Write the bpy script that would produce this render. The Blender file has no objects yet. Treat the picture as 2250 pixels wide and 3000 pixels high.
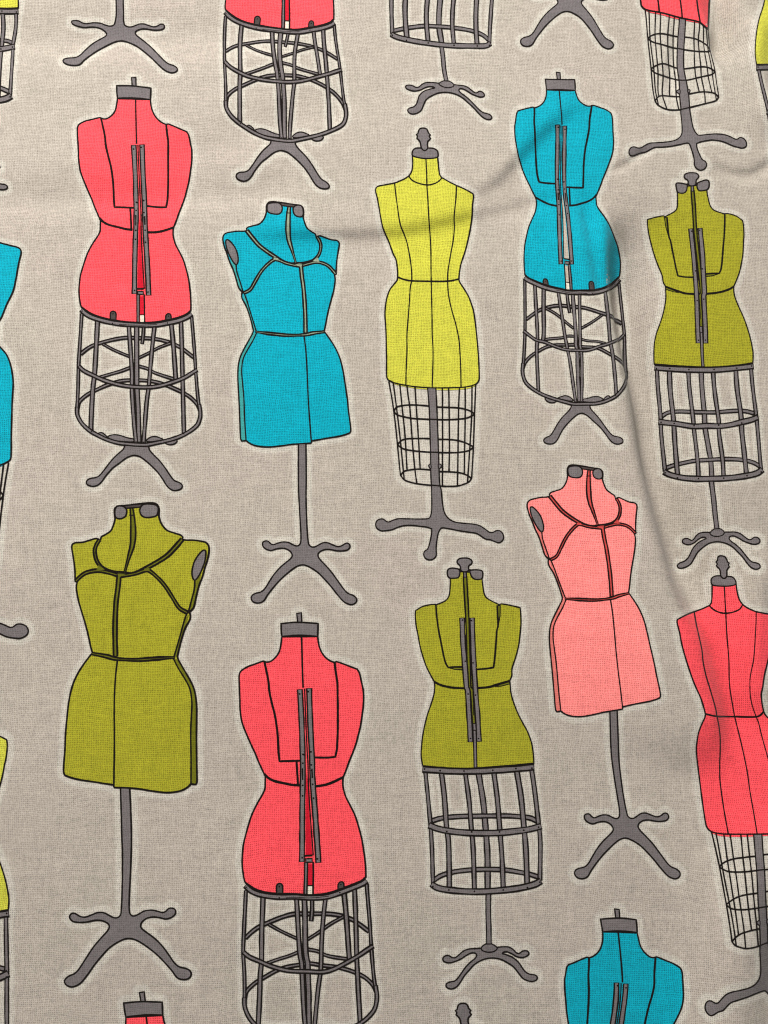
import bpy, math, random
import numpy as np
from mathutils import Vector, Matrix, kdtree, noise as mnoise
from mathutils.geometry import delaunay_2d_cdt

random.seed(7)
W_PX, H_PX = 2250.0, 3000.0          # pixel frame the drawing was measured in (1 px is about 0.1 mm of cloth)

# ------------------------------------------------------------------ drawing data
def T(x, y, size, shown=1659.0):
    return (x, y, size / shown)
TILES = {
 'a1': T(200,200,400), 'a2': T(200,550,400), 'a3': T(200,850,400), 'a4': T(200,1150,400),
 'b1': T(640,580,420), 'b2': T(640,940,420), 'b3': T(700,1400,400),
 'c1': T(1050,350,400), 'c2': T(1080,740,400), 'c3': T(1080,1100,400), 'c4': T(1080,1350,400),
 'd1': T(1190,1620,400), 'd2': T(1200,1950,400), 'd3': T(1210,2250,400), 'd4': T(1230,2600,400),
 'e1': T(1450,180,450), 'e2': T(1450,740,450), 'f1': T(600,0,500),
 'g1': T(680,1780,450), 'g2': T(680,2300,500,1580), 'h1': T(250,2800,350,952),
 'i1': T(1600,2600,650,952), 'k1': T(0,0,600,952), 'm1': T(1780,0,470),
 'n1': T(1100,0,760), 'o1': T(1920,1600,330,1217), 'o2': T(1920,2200,330,912),
 'p1': T(160,1450,480), 'p2': T(160,2000,500,1106), 'q1': T(1520,1340,480,1609),
 'q2': T(1520,1950,500,1651), 'r1': T(1850,480,400,1609), 'r2': T(1850,1030,400,1321),
 'px': (0, 0, 1.0),
}
def parse(s):
    pts, cor, t = [], [], None
    for tok in s.split():
        if tok.endswith(':'):
            t = TILES[tok[:-1]]; continue
        c = tok.endswith('!')
        if c: tok = tok[:-1]
        x, y = tok.split(',')
        pts.append((t[0] + float(x) * t[2], t[1] + float(y) * t[2])); cor.append(c)
    return np.array(pts), cor

def smooth(s, closed=False, step=4.0):
    """points through a Catmull-Rom spline; '!' marks a sharp corner"""
    P, cor = parse(s)
    n = len(P)
    if n == 2 and not closed:
        k = max(1, int(np.hypot(*(P[1] - P[0])) / step))
        return np.array([P[0] + (P[1] - P[0]) * i / k for i in range(k + 1)])
    out = []
    segs = n if closed else n - 1
    for i in range(segs):
        p1, p2 = P[i], P[(i + 1) % n]
        c1, c2 = cor[i], cor[(i + 1) % n]
        p0 = P[i - 1] if (closed or i > 0) and not c1 else 2 * p1 - p2
        if closed or i + 2 < n: p3 = P[(i + 2) % n]
        else: p3 = 2 * p2 - p1
        if c2: p3 = 2 * p2 - p1
        L = np.hypot(*(p2 - p1))
        k = max(1, int(round(L / step)))
        for j in range(k):
            t = j / k
            out.append(0.5 * (2 * p1 + (p2 - p0) * t + (2 * p0 - 5 * p1 + 4 * p2 - p3) * t * t + (3 * p1 - p0 - 3 * p2 + p3) * t ** 3))
    if not closed: out.append(P[-1])
    return np.array(out)

# element kinds: F fill(part, paint, path)  S stroke(part, width, path[, closed])  B bar(part, paint, outer, inner, path)  O dot(part, radius, points)
def F(part, paint, path, line=0): return ('F', part, paint, path, line)
def S(part, w, path, closed=False): return ('S', part, w, path, closed)
def B(part, paint, outer, inner, path, cap=True): return ('B', part, paint, outer, inner, path, cap)
def O(part, r, pts): return ('O', part, r, pts)

A_TORSO = ("a1: 600,372! 590,440 575,510 545,560 500,600 460,618 425,618 400,608! 385,603 330,615 270,630 210,645 140,680 118,710 112,760 118,880 125,1000 128,1100 140,1210 160,1290 195,1380 245,1500 290,1600 "
 "a2: 310,205 345,290 380,370! 393,400 392,470 388,530 360,590 300,680 245,780 210,870 175,980 150,1070 138,1160 132,1250 138,1340 150,1420 165,1455 200,1480 280,1530 380,1570 500,1600 620,1620 750,1635 900,1640 1050,1635 1200,1610 1330,1580 1440,1535 1490,1490! 1490,1400 1485,1300 1475,1200 1460,1100 1430,980 1395,870 1340,760 1300,680 1275,580 1275,500! 1285,470 1310,410 1345,310 1385,210 1420,110 "
 "a1: 1430,1520 1465,1380 1485,1250 1500,1130 1500,1000 1485,920 1465,820 1440,775! 1370,745 1290,710 1215,680! 1190,685! 1150,670 1095,630 1050,575 1020,510 1005,450 998,385!")
MODEL_A = [
 F('stand','grey',"a4: 690,640! 670,690 620,735 560,790 500,860 440,940 380,1010 330,1035 270,1045 230,1070 222,1100 240,1125 300,1140 360,1125 410,1080 460,1010 540,920 620,860 700,800 760,772 810,765 870,780 930,820 1000,880 1080,960 1140,1040 1190,1120 1230,1165 1280,1190 1340,1185 1380,1160 1385,1125 1350,1095 1290,1070 1240,1010 1180,920 1110,830 1040,760 990,700 975,640!",4.8),
 F('stand','grey',"a4: 480,545 540,515 620,520 700,545 760,560 790,565 790,600 600,590",4.2),
 F('stand','grey',"a4: 950,585 1000,545 1060,535 1120,555 1150,575 1000,600",4.2),
 F('stand','grey',"a4: 1180,615 1230,635 1290,625 1325,590 1300,575 1200,595",4.2),
 F('stand','grey',"a4: 365,505 395,485 430,500 470,540 400,535",4.2),
 B('cage','grey',11.5,5.5,"a3: 155,775 230,715 310,670 420,635 560,600 700,580 850,583 1000,588 1120,605 1240,640 1350,690 1430,745 1520,815"),
 B('cage','grey',11.5,5.5,"a3: 115,1430 130,1370 170,1320 250,1260 350,1210 460,1160 560,1125 680,1100 850,1095 1000,1105 1130,1135 1250,1180 1380,1240 1480,1300 1560,1380 1598,1460"),
 B('cage','grey',9,4,"a3: 420,655 560,730 745,808"), B('cage','grey',9,4,"a3: 862,822 980,765 1100,700 1245,645"),
 B('cage','grey',10,5,"a3: 355,1068 520,1020 640,985 755,942"), B('cage','grey',10,5,"a3: 860,925 960,955 1040,1000 1150,1040 1280,1080"),
 B('cage','grey',11,5,"a3: 918,430 910,560 898,650"),
 B('cage','grey',14,8,"a3: 1252,415 1280,700 1308,1100"),
 B('cage','grey',10.5,5.5,"a3: 165,290 140,700 125,950 120,1200 108,1450"),
 B('cage','grey',14.5,9,"a3: 358,345 345,600 322,1000 300,1200 285,1450 a4: 275,470"),
 B('stand','grey',15,10,"a3: 832,425 832,700 835,1150 a4: 850,200 860,600"),
 B('cage','grey',13,8,"a3: 735,415 755,700 775,1000 775,1200 a4: 795,300 825,610"),
 B('cage','grey',12.5,7.5,"a3: 1050,425 1020,700 985,1100 975,1200 a4: 950,150 915,610"),
 B('cage','grey',13,7.5,"a3: 1370,385 1380,700 1390,1100 1400,1500 a4: 1405,495"),
 B('cage','grey',10,5,"a3: 1500,330 1530,700 1550,1000 1575,1300 1600,1460"),
 B('cage','grey',13,7,"a3: 130,925 190,980 300,1035 420,1090 560,1135 700,1165 850,1180 1000,1180 1130,1160 1280,1115 1400,1070 1500,1010 1565,970"),
 B('cage','grey',12.5,7,"a4: 108,180 112,270 150,350 200,410 280,475 380,530 480,575 600,610 720,625 850,635 950,635 1060,615 1180,590 1290,560 1400,515 1500,455 1570,390 1600,310 1605,240 1592,150"),
 B('cage','grey',15,9,"a3: 160,240 230,300 330,345 500,390 650,412 850,425 1050,425 1200,402 1350,368 1450,325 1498,290"),
 S('cage',2.2,"a3: 620,418 850,428 1080,420"),
 F('torso','body',A_TORSO,5.2),
 S('torso',6.6,"a1: 400,612! 420,700 445,820 460,950 490,1080 520,1200 540,1330 550,1450 555,1600 a2: 556,150 563,238! 650,240 750,245! 790,247"),
 S('torso',6.6,"a2: 755,250 760,350 765,440 768,510"),
 S('torso',6.6,"a1: 1192,690! 1200,780 1215,900 1215,1050 1215,1200 1215,1400 1208,1600 a2: 1208,150 1190,240! 1100,240 960,225"),
 S('torso',7.6,"a2: 385,375 430,420 500,455 600,480 700,505 780,515"), S('torso',7.6,"a2: 975,545 1080,542 1180,520 1280,485"),
 S('torso',5.2,"a1: 820,375 822,500 825,650 828,800 832,920"),
 S('torso',5.6,"a2: 160,1450 200,1480 280,1530 380,1570 500,1600 620,1620 750,1635 900,1640 1050,1635 1200,1610 1330,1580 1440,1535 1490,1490"),
 F('cage','dark',"a2: 512,1605! 512,1530 530,1505 560,1505 582,1530 582,1612!",4.4), F('cage','dark',"a2: 1185,1610! 1187,1560 1205,1535 1235,1535 1250,1560 1252,1602!",4.4),
 F('torso','accent',"a2: 870,360! 885,560! 890,800! 905,1050! 915,1225! 845,1225! 848,1000! 855,700! 860,500!",0),
 S('torso',4.2,"a1: 848,935 862,1300 878,1640 a2: 884,300 890,600 905,900 925,1230"),
 F('rail','accent',"a2: 872,1320! 918,1320! 925,1545! 872,1545!"), F('rail','cream',"a2: 876,1550! 920,1550! 922,1632! 876,1632!"),
 S('rail',5,"a2: 924,1300 928,1450 930,1636"), S('rail',3.6,"a2: 866,1546 926,1546"),
 B('rail','grey',10.5,5.5,"a2: 850,1300 850,1470 850,1632"),
 S('rail',6,"a2: 838,1232 915,1232"), F('rail','grey',"a2: 845,1262! 912,1262! 914,1302! 848,1298!",4),
 B('rail','grey',16,10.5,"a1: 797,940 815,1300 825,1650 a2: 825,400 818,600 810,900 805,1290"),
 B('rail','grey',16.5,10.5,"a1: 897,932 910,1300 928,1650 a2: 932,400 942,600 960,900 978,1308"),
 S('rail',4.2,"a2: 822,335 822,460"), S('rail',5,"a2: 928,350 932,450"),
 O('rail',2.7,"a1: 795,985 888,965 835,1635 918,1610 a2: 828,180 918,160 826,278 922,305 926,368 822,520 935,520 818,630 942,665 808,1250 970,1270"),
 O('cage',2.2,"a2: 545,1535 1218,1562 170,1500 540,1650 1205,1645 1420,1610 a4: 285,475 1405,500 825,600 915,605"),
 F('cap','grey',"a1: 770,118! 822,115! 824,222! 778,220!",4.4),
 F('cap','grey',"a1: 590,215! 780,218 1005,245! 1003,300 998,385! 800,365 600,368! 592,300",5.2),
]
LM_A = dict(capTL="a1: 590,215", capTR="a1: 1005,245", pin="a1: 795,115", neckL="a1: 600,372", neckR="a1: 998,385", shLi="a1: 400,608", shLo="a1: 125,690", shRi="a1: 1200,685", shRo="a1: 1440,775",
 bustL="a1: 130,1150", bustR="a1: 1500,1080", railTL="a1: 762,935", railTR="a1: 930,925", panL="a2: 563,238", panR="a2: 1190,240", waistL="a2: 392,410", waistR="a2: 1278,485", railBL="a2: 775,1290", railBR="a2: 1010,1312",
 hipL="a2: 132,1250", hipR="a2: 1475,1200", hemL="a2: 155,1450", hemR="a2: 1495,1490", hemC="a2: 880,1640", mrL="a3: 130,925", mrR="a3: 1565,970", mrC="a3: 860,1180", brL="a4: 92,230", brR="a4: 1615,260", brC="a4: 880,635", brT="a3: 850,1090",
 legT="a4: 810,765", ftL="a4: 222,1090", ftLb="a4: 300,1140", ftR="a4: 1385,1130", ftRb="a4: 1310,1190", v2="a4: 275,470", v5="a4: 1405,500",
 tv3="a3: 735,430", tv4="a3: 1050,430", tpo="a3: 832,470", mv3="a3: 775,1000", mv4="a3: 985,1100", mpo="a3: 835,1150", bv3="a4: 825,610", bv4="a4: 915,610", bpo="a4: 860,600", v5t="a3: 1370,385", v2t="a3: 358,345", v2m="a3: 322,1000", v5m="a3: 1390,1050", bkt="a3: 1255,450", bkb="a3: 1305,1080", mq1="a3: 483,1112", mq2="a3: 1280,1115")

B_SIDE_LOW = "395,150 345,240 290,340 250,430 230,530 225,650 232,800 240,950 250,1200 258,1370! 285,1390 320,1385! 305,1150 295,900 280,720 270,580 285,450 330,350 400,230 440,150!"
MODEL_B = [
 F('stand','grey',"b2: 925,1415! b3: 722,0 727,200 740,450 752,650 752,770 735,815 700,828 650,810 600,785 530,780 470,795 420,812 385,800 355,770 320,768 290,785 292,830 330,865 390,882 450,865 520,855 580,865 630,900 648,945 630,980 570,1030 500,1090 430,1170 370,1260 320,1340 270,1385 200,1405 160,1430 150,1470 180,1510 240,1520 300,1495 350,1420 420,1330 500,1240 600,1150 680,1090 740,1062 800,1060 870,1090 960,1150 1040,1230 1120,1320 1190,1410 1260,1490 1310,1525 1370,1540 1420,1515 1430,1470 1390,1430 1330,1405 1280,1360 1200,1250 1120,1140 1040,1050 980,985 960,940 975,905 1030,875 1100,870 1180,885 1250,888 1320,875 1350,835 1335,800 1300,795 1250,825 1200,835 1140,815 1080,790 1020,790 970,815 920,840 880,838 850,810 840,760 830,650 820,450 815,200 818,0 b2: 1012,1410!",4.8),
 F('torso','body',"b1: 555,170! 540,220 510,270 470,305 400,325 345,340 325,358! 330,378! 290,388 220,388 140,398 85,412 58,440 52,490 70,570 100,650 130,740 170,830 205,940 235,1040 275,1090! 270,1120 275,1165 320,1250 350,1330 380,1430 405,1530! 395,1570 "
   "b2: 345,240 290,340 250,430 230,530 225,650 232,800 240,950 250,1200 258,1370! 285,1390 320,1385! 350,1410 430,1445 560,1460 700,1450 850,1430 1000,1420 1070,1415! 1080,1390! 1250,1360 1400,1335 1500,1305 1528,1280 1525,1200 1505,1050 1490,900 1465,730 1445,600 1410,450 1360,330 1300,230 1240,145! "
   "b1: 1220,1545! 1235,1490 1255,1380 1280,1270 1310,1160 1335,1060 1350,950 1342,890! 1360,880! 1365,760 1380,650 1395,560 1395,520 1370,495 1300,485 1230,460 1170,440 1140,455! 1130,450! 1120,420 1080,395 1025,350 995,280 980,225! 985,160 975,110 930,85 860,80 760,60 620,45 570,65 555,100!",5.0),
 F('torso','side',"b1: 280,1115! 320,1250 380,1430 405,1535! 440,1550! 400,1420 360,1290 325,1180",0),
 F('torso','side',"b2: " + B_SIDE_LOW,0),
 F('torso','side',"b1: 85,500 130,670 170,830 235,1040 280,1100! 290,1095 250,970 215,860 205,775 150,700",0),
 F('armhole','grey',"b1: 85,500 110,485 160,530 205,600 228,690 225,750 205,775 170,740 130,670 95,580",4.6),
 S('torso',4.6,"b1: 205,775 215,860 250,970 290,1100! 300,1110 330,1190 360,1290 400,1420 440,1550"),
 S('torso',4.6,"b2: 440,145 400,230 330,350 285,450 270,580 280,720 295,900 305,1150 320,1385"),
 S('torso',5.0,"b2: 350,1410 320,1385 285,1390 258,1370 250,1200 240,950 232,800 225,650 230,530 250,430 290,340 345,240 395,150"),
 S('torso',5.0,"b1: 405,1535 380,1430 350,1330 320,1250 275,1165 270,1120 275,1090 235,1040 205,940 170,830 130,740 100,650 70,570 52,490"),
 B('tape','tape',[14,13,12,11,11,11],[5.5,5,4,2.8,3,4],"b1: 330,382 400,470 470,550 560,620 650,680 750,740 830,768 900,765 1000,758 1080,735 1130,700 1170,640 1185,560 1170,500 1143,455"),
 B('tape','tape',11,4,"b1: 300,1100 370,1060 430,960 490,860 560,780 640,718 690,718 780,755 870,778 940,790"),
 B('tape','tape',11,4,"b1: 965,785 1050,760 1130,745 1200,755 1280,795 1355,880"),
 B('tape','tape',13,6,"b1: 955,785 965,900 985,1050 1000,1250 1006,1400 1008,1560"),
 B('tape','tape',[10,15,17,14,9,6],[4,8,10,7,3,1],"b1: 820,95 810,200 805,350 815,480 850,600 897,755"),
 B('tape','tape',[6,12,12,8,12,9],[1,2.5,4,2,5,3],"b1: 430,1550 600,1572 800,1590 1000,1585 1100,1565 1228,1550"),
 F('tape','tape',"b1: 640,690! 690,700! 700,725! 640,715!"), F('tape','tape',"b1: 1090,735! 1150,690! 1168,740!"), F('tape','tape',"b1: 885,768! 970,770! 955,815! 940,795!"),
 S('torso',4.8,"b2: 990,170 1010,330 1025,550 1035,800 1045,1000 1060,1200 1075,1400"),
 F('cap','dark',"b1: 600,48! 760,62! 930,85! 880,110! 740,92! 700,70!",4.2),
 F('cap','grey',"b1: 562,105 580,68 650,56 710,66 738,110 732,160 700,188 640,188 575,165",4.8), F('cap','grey',"b1: 868,115 900,88 950,88 975,120 982,180 970,215 930,222 885,200 866,160",4.8),
 S('cap',3.4,"b1: 790,175 840,178"),
]
LM_B = dict(padTL="b1: 565,70", padTR="b1: 975,95", neckL="b1: 555,170", neckR="b1: 980,225", colL="b1: 325,365", colR="b1: 1135,452", shL="b1: 60,430", shR="b1: 1395,510", arm="b1: 205,775", side="b1: 275,1095", bust="b1: 300,1105",
 thr="b1: 895,755", jL="b1: 655,700", jR="b1: 1150,720", cen="b1: 960,790", bR="b1: 1355,880", waL="b1: 405,1535", waLi="b1: 440,1550", waR="b1: 1230,1545", waC="b1: 1000,1585",
 hipL="b2: 230,530", hipR="b2: 1445,600", hemL="b2: 258,1370", hemLi="b2: 320,1385", hemC="b2: 1075,1405", hemR="b2: 1528,1285", hemB="b2: 560,1460", poleT="b2: 967,1440", poleA="b3: 772,100", poleB="b3: 790,600",
 apL="b3: 700,828", apR="b3: 900,838", uL="b3: 290,800", uLb="b3: 390,882", uR="b3: 1350,835", noL="b3: 648,945", noR="b3: 960,940", cro="b3: 775,1060", lL="b3: 150,1460", lLb="b3: 220,1520", lR="b3: 1430,1480", lRb="b3: 1370,1540")

C_HEM = "225,1530 260,1560 330,1590 450,1615 600,1635 770,1645 950,1645 1120,1640 1230,1625 1300,1600 1335,1560"
MODEL_C = [
 F('torso','body',"c2: 240,1540! 1320,1560! 1295,1620! 1200,1655 1000,1672 800,1668 600,1655 460,1632 330,1605 262,1565!"),
 F('stand','grey',"c3: 715,140! 735,400 745,700 752,1000 755,1200 762,1350 c4: 765,400 765,600 745,685 710,705 600,708 450,705 360,705 290,725 240,745 205,730 180,710 140,708 100,730 85,775 100,820 150,850 200,850 280,838 350,810 420,790 520,785 620,795 700,805 765,825! 765,880 750,960 730,1040 715,1075 680,1100 668,1140 690,1185 740,1205 790,1190 820,1150 820,1090 820,1050 828,970 845,880 870,830 900,815 1000,830 1100,850 1200,865 1300,880 1350,905 1420,950 1480,960 1530,980 1580,995 1620,975 1640,930 1625,880 1590,850 1550,850 1510,870 1470,870 1420,835 1350,790 1270,770 1150,760 1050,745 980,710 930,650 905,570 890,450 880,350 c3: 862,1300 850,1000 840,700 828,400 815,140!",4.4),
 F('stand','grey',"c3: 752,1075 728,1095 742,1125 760,1130",3.6), F('stand','grey',"c3: 848,1075 890,1098 862,1130 850,1135",3.6),
] + [S('cage',4.9,"c3: " + p) for p in (
 "245,75 290,330 325,600 355,900 385,1210","298,85 335,370 375,700 405,1000 430,1250","378,105 405,380 440,720 465,1140","465,120 475,220 500,400 530,800 560,1130 585,1312","562,135 575,350 600,700 625,1130",
 "895,150 897,500 897,900 895,1340","972,150 978,500 980,900 975,1165","1102,150 1092,400 1085,900 1078,1340","1172,140 1172,500 1165,900 1160,1190","1255,130 1250,500 1230,850 1200,1300","1300,115 1285,480 1270,900 1250,1250",
 "305,432 340,385 420,365 520,358 620,362 733,372","830,384 950,388 1060,392 1150,405 1230,430 1285,465","305,430 340,475 420,500 520,520 650,530 800,535 950,538 1100,530 1200,515 1285,472",
 "350,842 390,795 460,770 600,765 745,768","845,775 1000,780 1100,795 1180,820 1272,865","350,842 420,890 520,912 650,925 800,935 1000,938 1130,930 1220,910 1275,868",
 "387,1215 430,1165 520,1145 620,1138 752,1148","862,1168 1000,1172 1120,1185 1200,1215 1250,1255","387,1212 430,1265 500,1295 620,1320 770,1335 900,1345 1060,1345 1160,1320 1220,1290 1251,1248")] + [
 F('torso','body',"c1: 655,450! 660,520 655,600 640,650 612,690! 560,725 500,752 440,775 340,795 250,812 215,835 210,880 230,960 250,1070 270,1190 295,1310 330,1400 370,1490 c2: 296,12 330,80 345,160 352,240 352,305! 345,340 310,385 260,450 225,540 205,650 198,750 205,870 212,1000 215,1150 218,1300 218,1450 " + C_HEM + " 1343,1500 1335,1300 1320,1100 1300,900 1275,720 1245,620 1210,530 1150,430 1110,370 1095,330! 1100,260 1120,140 1160,20 "
   "c1: 1310,1550 1345,1400 1365,1290 1380,1170 1385,1050 1397,940 1390,905! 1330,870 1260,835 1190,805 1100,760 1040,725 1015,712! 990,680 978,620 970,540 962,460!",4.8),
 S('torso',4.8,"c1: 612,690 650,740 720,775 800,795 860,798 930,780 980,750 1015,712"),
 S('torso',4.4,"c1: 820,480 828,650 832,800 845,1000 855,1200 870,1400 880,1580 c2: 757,150 760,350 765,600 770,800 772,1000 782,1200 778,1450 772,1640"),
 S('torso',4.4,"c1: 440,780 450,880 470,1030 490,1180 515,1300 560,1410 590,1500 c2: 490,0 510,120 522,240 522,345 505,430 495,600 480,800 465,1000 465,1200 455,1450 452,1615"),
 S('torso',4.4,"c1: 1192,810 1185,950 1172,1080 1162,1200 1165,1330 1150,1480 c2: 1000,0 980,120 962,240 960,345 965,470 985,600 1020,740 1060,880 1095,1050 1108,1200 1118,1400 1122,1630"),
 S('torso',5.8,"c2: 352,300 430,330 520,345 650,350 760,352 900,352 1000,345 1095,325"),
 F('cap','grey',"c1: 768,350 700,352 665,375 652,410 660,445 720,465 800,478 900,475 960,460 968,420 955,380 910,355 850,350",4.8),
 F('finial','grey',"c1: 780,108 745,118 728,150 722,175 705,185! 718,205 710,230! 730,250 748,275 755,310 765,350 790,378 820,378 842,350 838,310 842,270 862,250 876,232! 860,210 872,188! 850,165 838,130 815,112",4.8),
]
LM_C = dict(finT="c1: 780,108", finL="c1: 705,185", finR="c1: 875,232", capL="c1: 652,410", capR="c1: 968,420", capB="c1: 830,480", nkL="c1: 612,690", nkR="c1: 1015,712", shL="c1: 210,850", shR="c1: 1390,905", prL="c1: 440,780", prR="c1: 1192,810", nkC="c1: 832,798",
 waL="c2: 352,305", waR="c2: 1095,330", waC="c2: 760,352", waPL="c2: 522,345", waPR="c2: 960,345", buL="c1: 295,1310", buR="c1: 1365,1290", chC="c1: 857,1250", hipL="c2: 198,750", hipR="c2: 1275,720", hipC="c2: 770,800", hipPR="c2: 1060,880",
 hemL="c2: 225,1530", hemR="c2: 1335,1560", hemC="c2: 772,1645", hemPR="c2: 1122,1640", hemPL="c2: 452,1615", r1R="c3: 1285,465", r1L="c3: 305,430", r1a="c3: 830,385", r1b="c3: 730,372", r1p="c3: 785,535", r1c="c3: 1060,392", r1d="c3: 520,358", r1e="c3: 1060,532", r1f="c3: 520,520",
 r2R="c3: 1272,865", r2L="c3: 350,840", r2a="c3: 850,775", r2b="c3: 740,768", r2c="c3: 1060,790", r2d="c3: 520,768", r2p="c3: 800,935", r2e="c3: 1060,936", r2f="c3: 520,912",
 r3R="c3: 1250,1250", r3L="c3: 388,1212", r3a="c3: 865,1170", r3b="c3: 750,1148", r3c="c3: 1060,1178", r3d="c3: 560,1140", r3p="c3: 810,1338", r3e="c3: 1060,1345", r3f="c3: 585,1312",
 plL="c4: 765,600", plR="c4: 905,570", plR2="c4: 890,450", sL1="c4: 745,690", sL2="c4: 240,745", fL="c4: 85,775", fLt="c4: 140,708", fLb="c4: 150,850", aLt="c4: 450,705", aLb="c4: 450,788", jn="c4: 765,825", tB="c4: 740,1205", tL="c4: 668,1140", tR="c4: 820,1140", t1="c4: 845,880",
 uR="c4: 900,815", aR="c4: 980,710", aRm="c4: 1270,770", aRu="c4: 1300,880", fR="c4: 1640,930", fRt="c4: 1570,848", fRb="c4: 1580,995")

MODEL_D = [
 B('stand','grey',17,12,"d4: 832,60 830,300 836,500 838,700"),
 F('stand','grey',"d4: 745,735! 680,740 600,745 530,770 470,820 430,850 390,848 350,825 310,828 280,855 285,890 320,908 370,912 430,895 500,865 560,825 620,795 670,795 690,820 670,860 620,900 560,960 510,1030 460,1100 420,1135 370,1145 325,1165 318,1200 350,1225 400,1228 450,1200 490,1150 540,1070 600,1000 660,935 740,885 820,860 900,855 980,870 1060,910 1140,965 1200,1040 1250,1100 1310,1130 1370,1138 1415,1120 1425,1085 1395,1060 1330,1050 1280,1020 1240,970 1200,910 1130,850 1050,815 1000,800 1010,785 1060,780 1120,805 1170,835 1240,850 1300,830 1325,800 1305,770 1250,770 1205,800 1170,790 1130,750 1080,722 1010,718 940,725! 840,700!",4.8),
 F('stand','grey',"d4: 800,685! 765,705 745,735 760,765 830,785 900,775 940,740 920,710 875,685!",4.4),
 B('stand','grey',18,12.5,"d3: 795,60 850,400 880,720 900,1000 905,1190 905,1490"),
 B('cage','grey',15,9,"d3: 235,640 330,610 450,595 600,585 750,583 950,580 1150,580 1300,590 1420,605 1520,650"),
 B('cage','grey',14.5,9,"d3: 240,1370 330,1310 450,1270 600,1245 800,1230 1000,1230 1150,1240 1300,1265 1420,1290 1545,1330"),
 B('cage','grey',12.5,8,"d3: 150,50 180,350 210,680 225,900 235,1150 240,1400"), B('cage','grey',16,10.5,"d3: 345,60 380,350 405,700 430,900 438,1200 440,1460"),
 B('cage','grey',14.5,9,"d3: 635,60 680,400 705,700 730,1000 745,1470"), B('cage','grey',15.5,10,"d3: 980,50 1020,350 1050,700 1080,1100 1095,1460"),
 B('cage','grey',17,11,"d3: 1260,40 1310,350 1345,700 1370,1000 1385,1410"), B('cage','grey',14,9,"d3: 1440,20 1480,300 1520,650 1545,900 1540,1360"),
 B('cage','grey',20,13.5,"d3: 195,695 300,735 450,765 650,785 850,790 1050,785 1250,765 1400,745 1555,705"),
 B('cage','grey',20,13.5,"d3: 224,1408 290,1450 400,1475 600,1495 800,1500 1000,1490 1200,1470 1350,1445 1480,1410 1552,1370"),
 O('cage',2.9,"d3: 215,735 410,770 712,775 1050,775 1345,755 1525,718 240,1440 435,1480 745,1497 1095,1480 1390,1450 1540,1385"),
 F('torso','body',"d1: 535,305! 535,380 530,460 520,520 490,570 440,600 370,628! 330,625 260,635 190,655 115,700! 110,760 120,880 140,980 165,1120 200,1250 245,1380 300,1490 340,1560! d2: 303,230 305,270 295,350 260,470 215,600 180,740 155,880 145,980 140,1080 150,1170 160,1215! 300,1230 500,1245 700,1248 850,1240 1050,1225 1250,1210 1400,1195 1508,1185! 1505,1120 1495,1020 1475,920 1430,800 1370,690 1310,570 1260,440 1230,330 1220,230! 1215,180! 1240,120 "
   "d1: 1285,1400 1330,1260 1365,1120 1385,960 1393,850 1390,740 1382,665! 1300,645 1200,625 1150,620 1130,630! 1090,610 1020,575 970,540 945,490 930,400 920,320! 900,215! 540,190!",4.6),
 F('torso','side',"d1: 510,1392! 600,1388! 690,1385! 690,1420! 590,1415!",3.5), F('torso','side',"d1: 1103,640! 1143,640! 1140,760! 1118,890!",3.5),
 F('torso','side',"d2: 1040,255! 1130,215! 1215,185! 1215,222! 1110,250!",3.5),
 S('torso',6,"d1: 360,635 370,760 390,920 425,1100 455,1250 480,1340 510,1390! 600,1385 690,1385"),
 S('torso',6,"d1: 1105,640 1110,750 1115,880 1100,950 1090,1100 1075,1280 1060,1390! 980,1405 860,1415"),
 S('torso',7.6,"d1: 340,1565 420,1605 550,1635 700,1645"), S('torso',7.6,"d1: 860,1642 1000,1630 1100,1600 1255,1555"),
 S('torso',6,"d2: 160,1222 300,1232 500,1246 700,1250 850,1243 1050,1228 1250,1212 1400,1198 1508,1188"),
 B('rail','side',13.5,7,"d1: 715,290 720,400 732,600 742,800 752,1100 760,1400 768,1640 d2: 755,300 775,600 785,760"),
 B('rail','grey',12,7,"d2: 788,780 795,1000 800,1238"),
 B('rail','grey',17,11.5,"d1: 678,790 690,1100 715,1400 733,1640 d2: 705,300 722,600 740,925"),
 B('rail','grey',16.5,11,"d1: 800,790 810,1100 825,1400 d2: 782,20 800,300 825,600 842,920"),
 S('rail',2.6,"d2: 755,20 778,600"),
 F('rail','grey',"d2: 768,705! 803,705! 808,785! 772,785!",3.6),
 O('rail',2.6,"d1: 685,815 792,822 718,1315 812,1335 d2: 710,345 800,358 740,885 835,885"),
 B('cage','grey',20,13,"d2: 158,1258 300,1268 500,1280 700,1284 900,1278 1100,1265 1300,1252 1508,1232"),
 O('cage',2.9,"d2: 180,1255 370,1275 660,1280 1010,1270 1290,1250 1485,1245"),
 F('cap','dark',"d1: 640,203! 780,213! 780,235! 650,230!",3.5), B('cap','grey',11,6,"d1: 712,235 716,300"),
 F('cap','grey',"d1: 545,185 510,200 498,235 505,280 530,305 580,308 630,300 648,270 652,230 640,200 600,188",4.8), F('cap','grey',"d1: 775,215 830,205 900,210 925,225 930,260 920,310 880,322 830,318 795,290 780,250",4.8),
 F('finial','grey',"d1: 705,62 650,68 620,95 622,125 650,150 660,185 665,215 700,230 740,225 760,205 755,175 765,150 790,135 800,110 790,85 750,65",4.8),
]
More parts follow.
